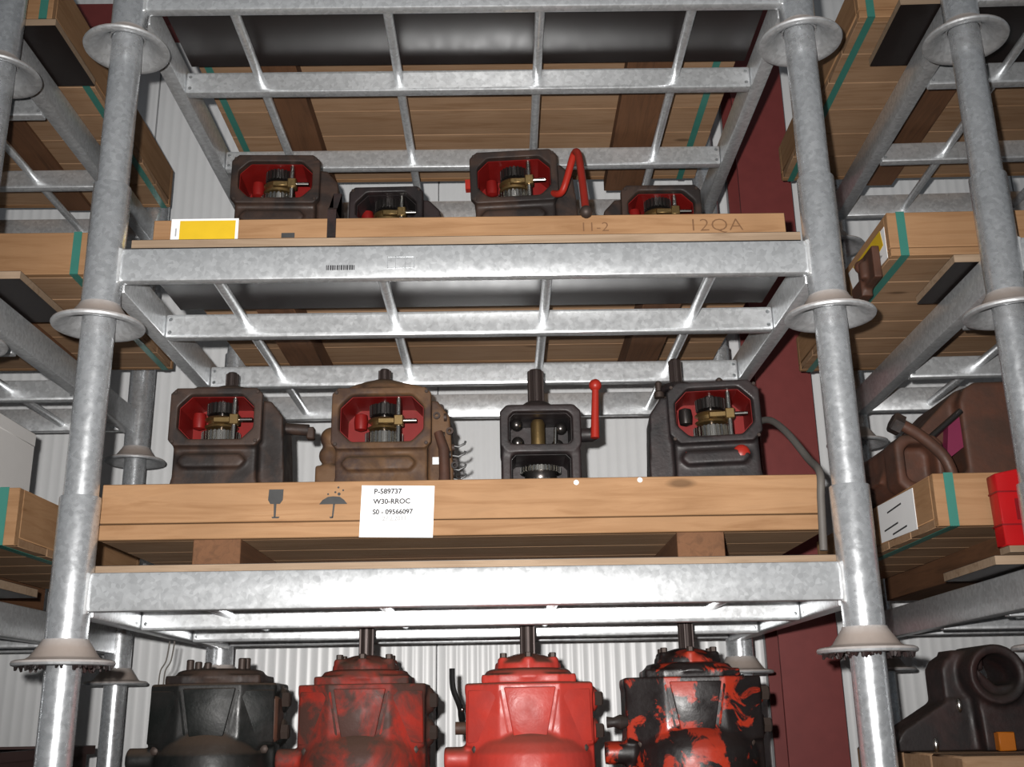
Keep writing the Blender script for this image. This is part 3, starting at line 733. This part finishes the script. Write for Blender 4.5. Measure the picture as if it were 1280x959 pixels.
MB().lathe([(.010, .0), (.016, -.016), (.010, -.030), (.012, -.044)], -.136, .05, .262, 10, 'X').build('drain_tap', 'rust1', k4)

# ------------------------------------------------------------------ neighbours' loads
wb = thing('carton', 'white carton standing in the strapped crate', 'box', (-1.190, .42, ZA + .0965))
MB().box(-.16, .16, -.12, .12, 0, .285).build('body', 'white_box', wb, .002)
MB().box(-.161, .161, -.121, .121, .268, .300).build('lid', 'white_box', wb, .002)
MB().box(.112, .118, -.1215, .1215, 0, .268).build('corner_fold', 'white_box', wb)
bn = thing('storage_bin', 'dark brown bin low on the rack beside the oily black gearbox', 'bin', (-1.55, .55, ZL['D'] + SK))
MB().ring(chamf(1.15, .75, .02), chamf(1.12, .72, .02), .0, .282, 'Z').prism(chamf(1.12, .72, .02), 0, .01, 'Z').build('body', 'brown_bin', bn)
MB().ring(chamf(1.18, .78, .02), chamf(1.12, .72, .02), .268, .288, 'Z').build('rim', 'brown_bin', bn)

# rusty gear housing in the right crate
FR = ZA + .0945
rg = thing('gear_housing', 'rusty brown gear housing with a long bolt lying in the crate beside the red box', 'gearbox', (1.10, .38, FR))
b = MB(); b.prism([(-.02, .10), (.30, .10), (.30, .35), (.02, .345), (-.005, .33), (-.02, .30)], -.02, .30)
b.ring(chamf(.105, .124, .018, -.142, .152), chamf(.066, .084, .014, -.142, .152), -.07, .0); b.prism(chamf(.10, .12, .018, -.142, .152), -.02, .26)
b.prism([(-.150, 0), (.30, 0), (.30, .12), (-.03, .14), (-.150, .06)], -.01, .28)
b.prism([(-.205, .125), (-.190, .160), (-.01, .335), (.02, .345), (.02, .30), (-.12, .12)], .02, .25)
remesh(b.build('housing', 'rust4', rg), .0055)
MB().prism([(-.06, .17), (-.018, .20), (-.020, .28), (-.045, .26)], -.008, .03).build('magenta_patch', 'pink', rg)
bl = MB().tube(smooth_path([(-.185, -.09, .232), (-.145, -.09, .205), (-.105, -.09, .165), (-.090, -.09, .130), (-.088, -.09, .10)], 4), .0125, 12).build('long_bolt', 'rust4', rg)
MB().lathe([(.023, 0), (.023, .020), (.019, .024)], seg=6, mt=Matrix.Translation((-.183, -.09, .226)) @ Vector((-.9, 0, .5)).to_track_quat('Z', 'Y').to_matrix().to_4x4()).build('bolt_head', 'rust1', rg)
MB().cyl((-.10, -.03, .215), (-.025, -.03, .275), .007).build('pin', 'steel_dark', rg)
MB().box(-.01, .30, -.235, -.205, .0860, .100).build('foil_strip', 'grey_foil', rg, .003)

# red box at the front of the right rack
rbx = thing('box', 'bright red printed box on a wooden batten in front of the strapped crate', 'box', (1.085, .078, ZA + .019), -.02)
MB().box(-.085, .085, -.021, .021, 0, .012).build('batten', 'ply_core', rbx)
o = MB().prism([(-.090, .0125), (.085, .0125), (.085, .165), (-.020, .162), (-.092, .148)], -.020, .020).build('body', 'red_box', rbx, .002)
for z in (.050, .112): MB().box(-.0925, .0855, -.0205, .0205, z, z + .003).build('seam', 'dkred_box', o)
MB().box(-.062, .07, -.0212, -.0201, .060, .100).build('print_field', 'dkred_box', o)

# casting with a round bore, low right
bx = thing('timber_block', 'weathered timber block under the casting with a round bore', 'block', (1.42, .38, ZL['D'] + SK))
for i in range(4): MB().box(-.55, .60, -.30 + i * .15, -.152 + i * .15, 0, .262).build('beam', 'wood_grey', bx, .004)
cb = thing('casting', 'dark rusty casting with a round bore and an orange bracket', 'casting', (1.02, .30, ZL['D'] + SK + .2635))
b = MB(); rx, rz = .010, .142
b.lathe([(.040, -.05), (.0555, -.055), (.058, -.045), (.058, .10), (.040, .10)], rx, 0, rz, 28, 'Y', closed=True)
b.prism([(-.025, 0), (.20, 0), (.20, .15), (.14, .16), (.085, .13), (.01, .12), (-.02, .15), (-.03, .10)], -.035, .12)
b.prism([(-.079, .05), (-.028, .0), (-.01, .0), (-.01, .183), (-.045, .187), (-.068, .174), (-.079, .155)], .005, .10)
b.prism([(-.20, .0), (-.02, .0), (-.02, .10), (-.075, .095), (-.17, .040)], .0, .10)
b.box(-.055, .01, .01, .08, .15, .192)
remesh(b.build('housing', 'rust_dark', cb), .0048)
MB().box(-.010, .022, -.058, -.036, 0, .035).build('orange_bracket', 'orange', cb, .002)
for x, z in ((-.112, .012), (-.056, .085)): MB().sphere((x, -.004, z), .008, 10, 6, (.8, .8, 1.8)).build('grease_nipple', 'steel', cb)
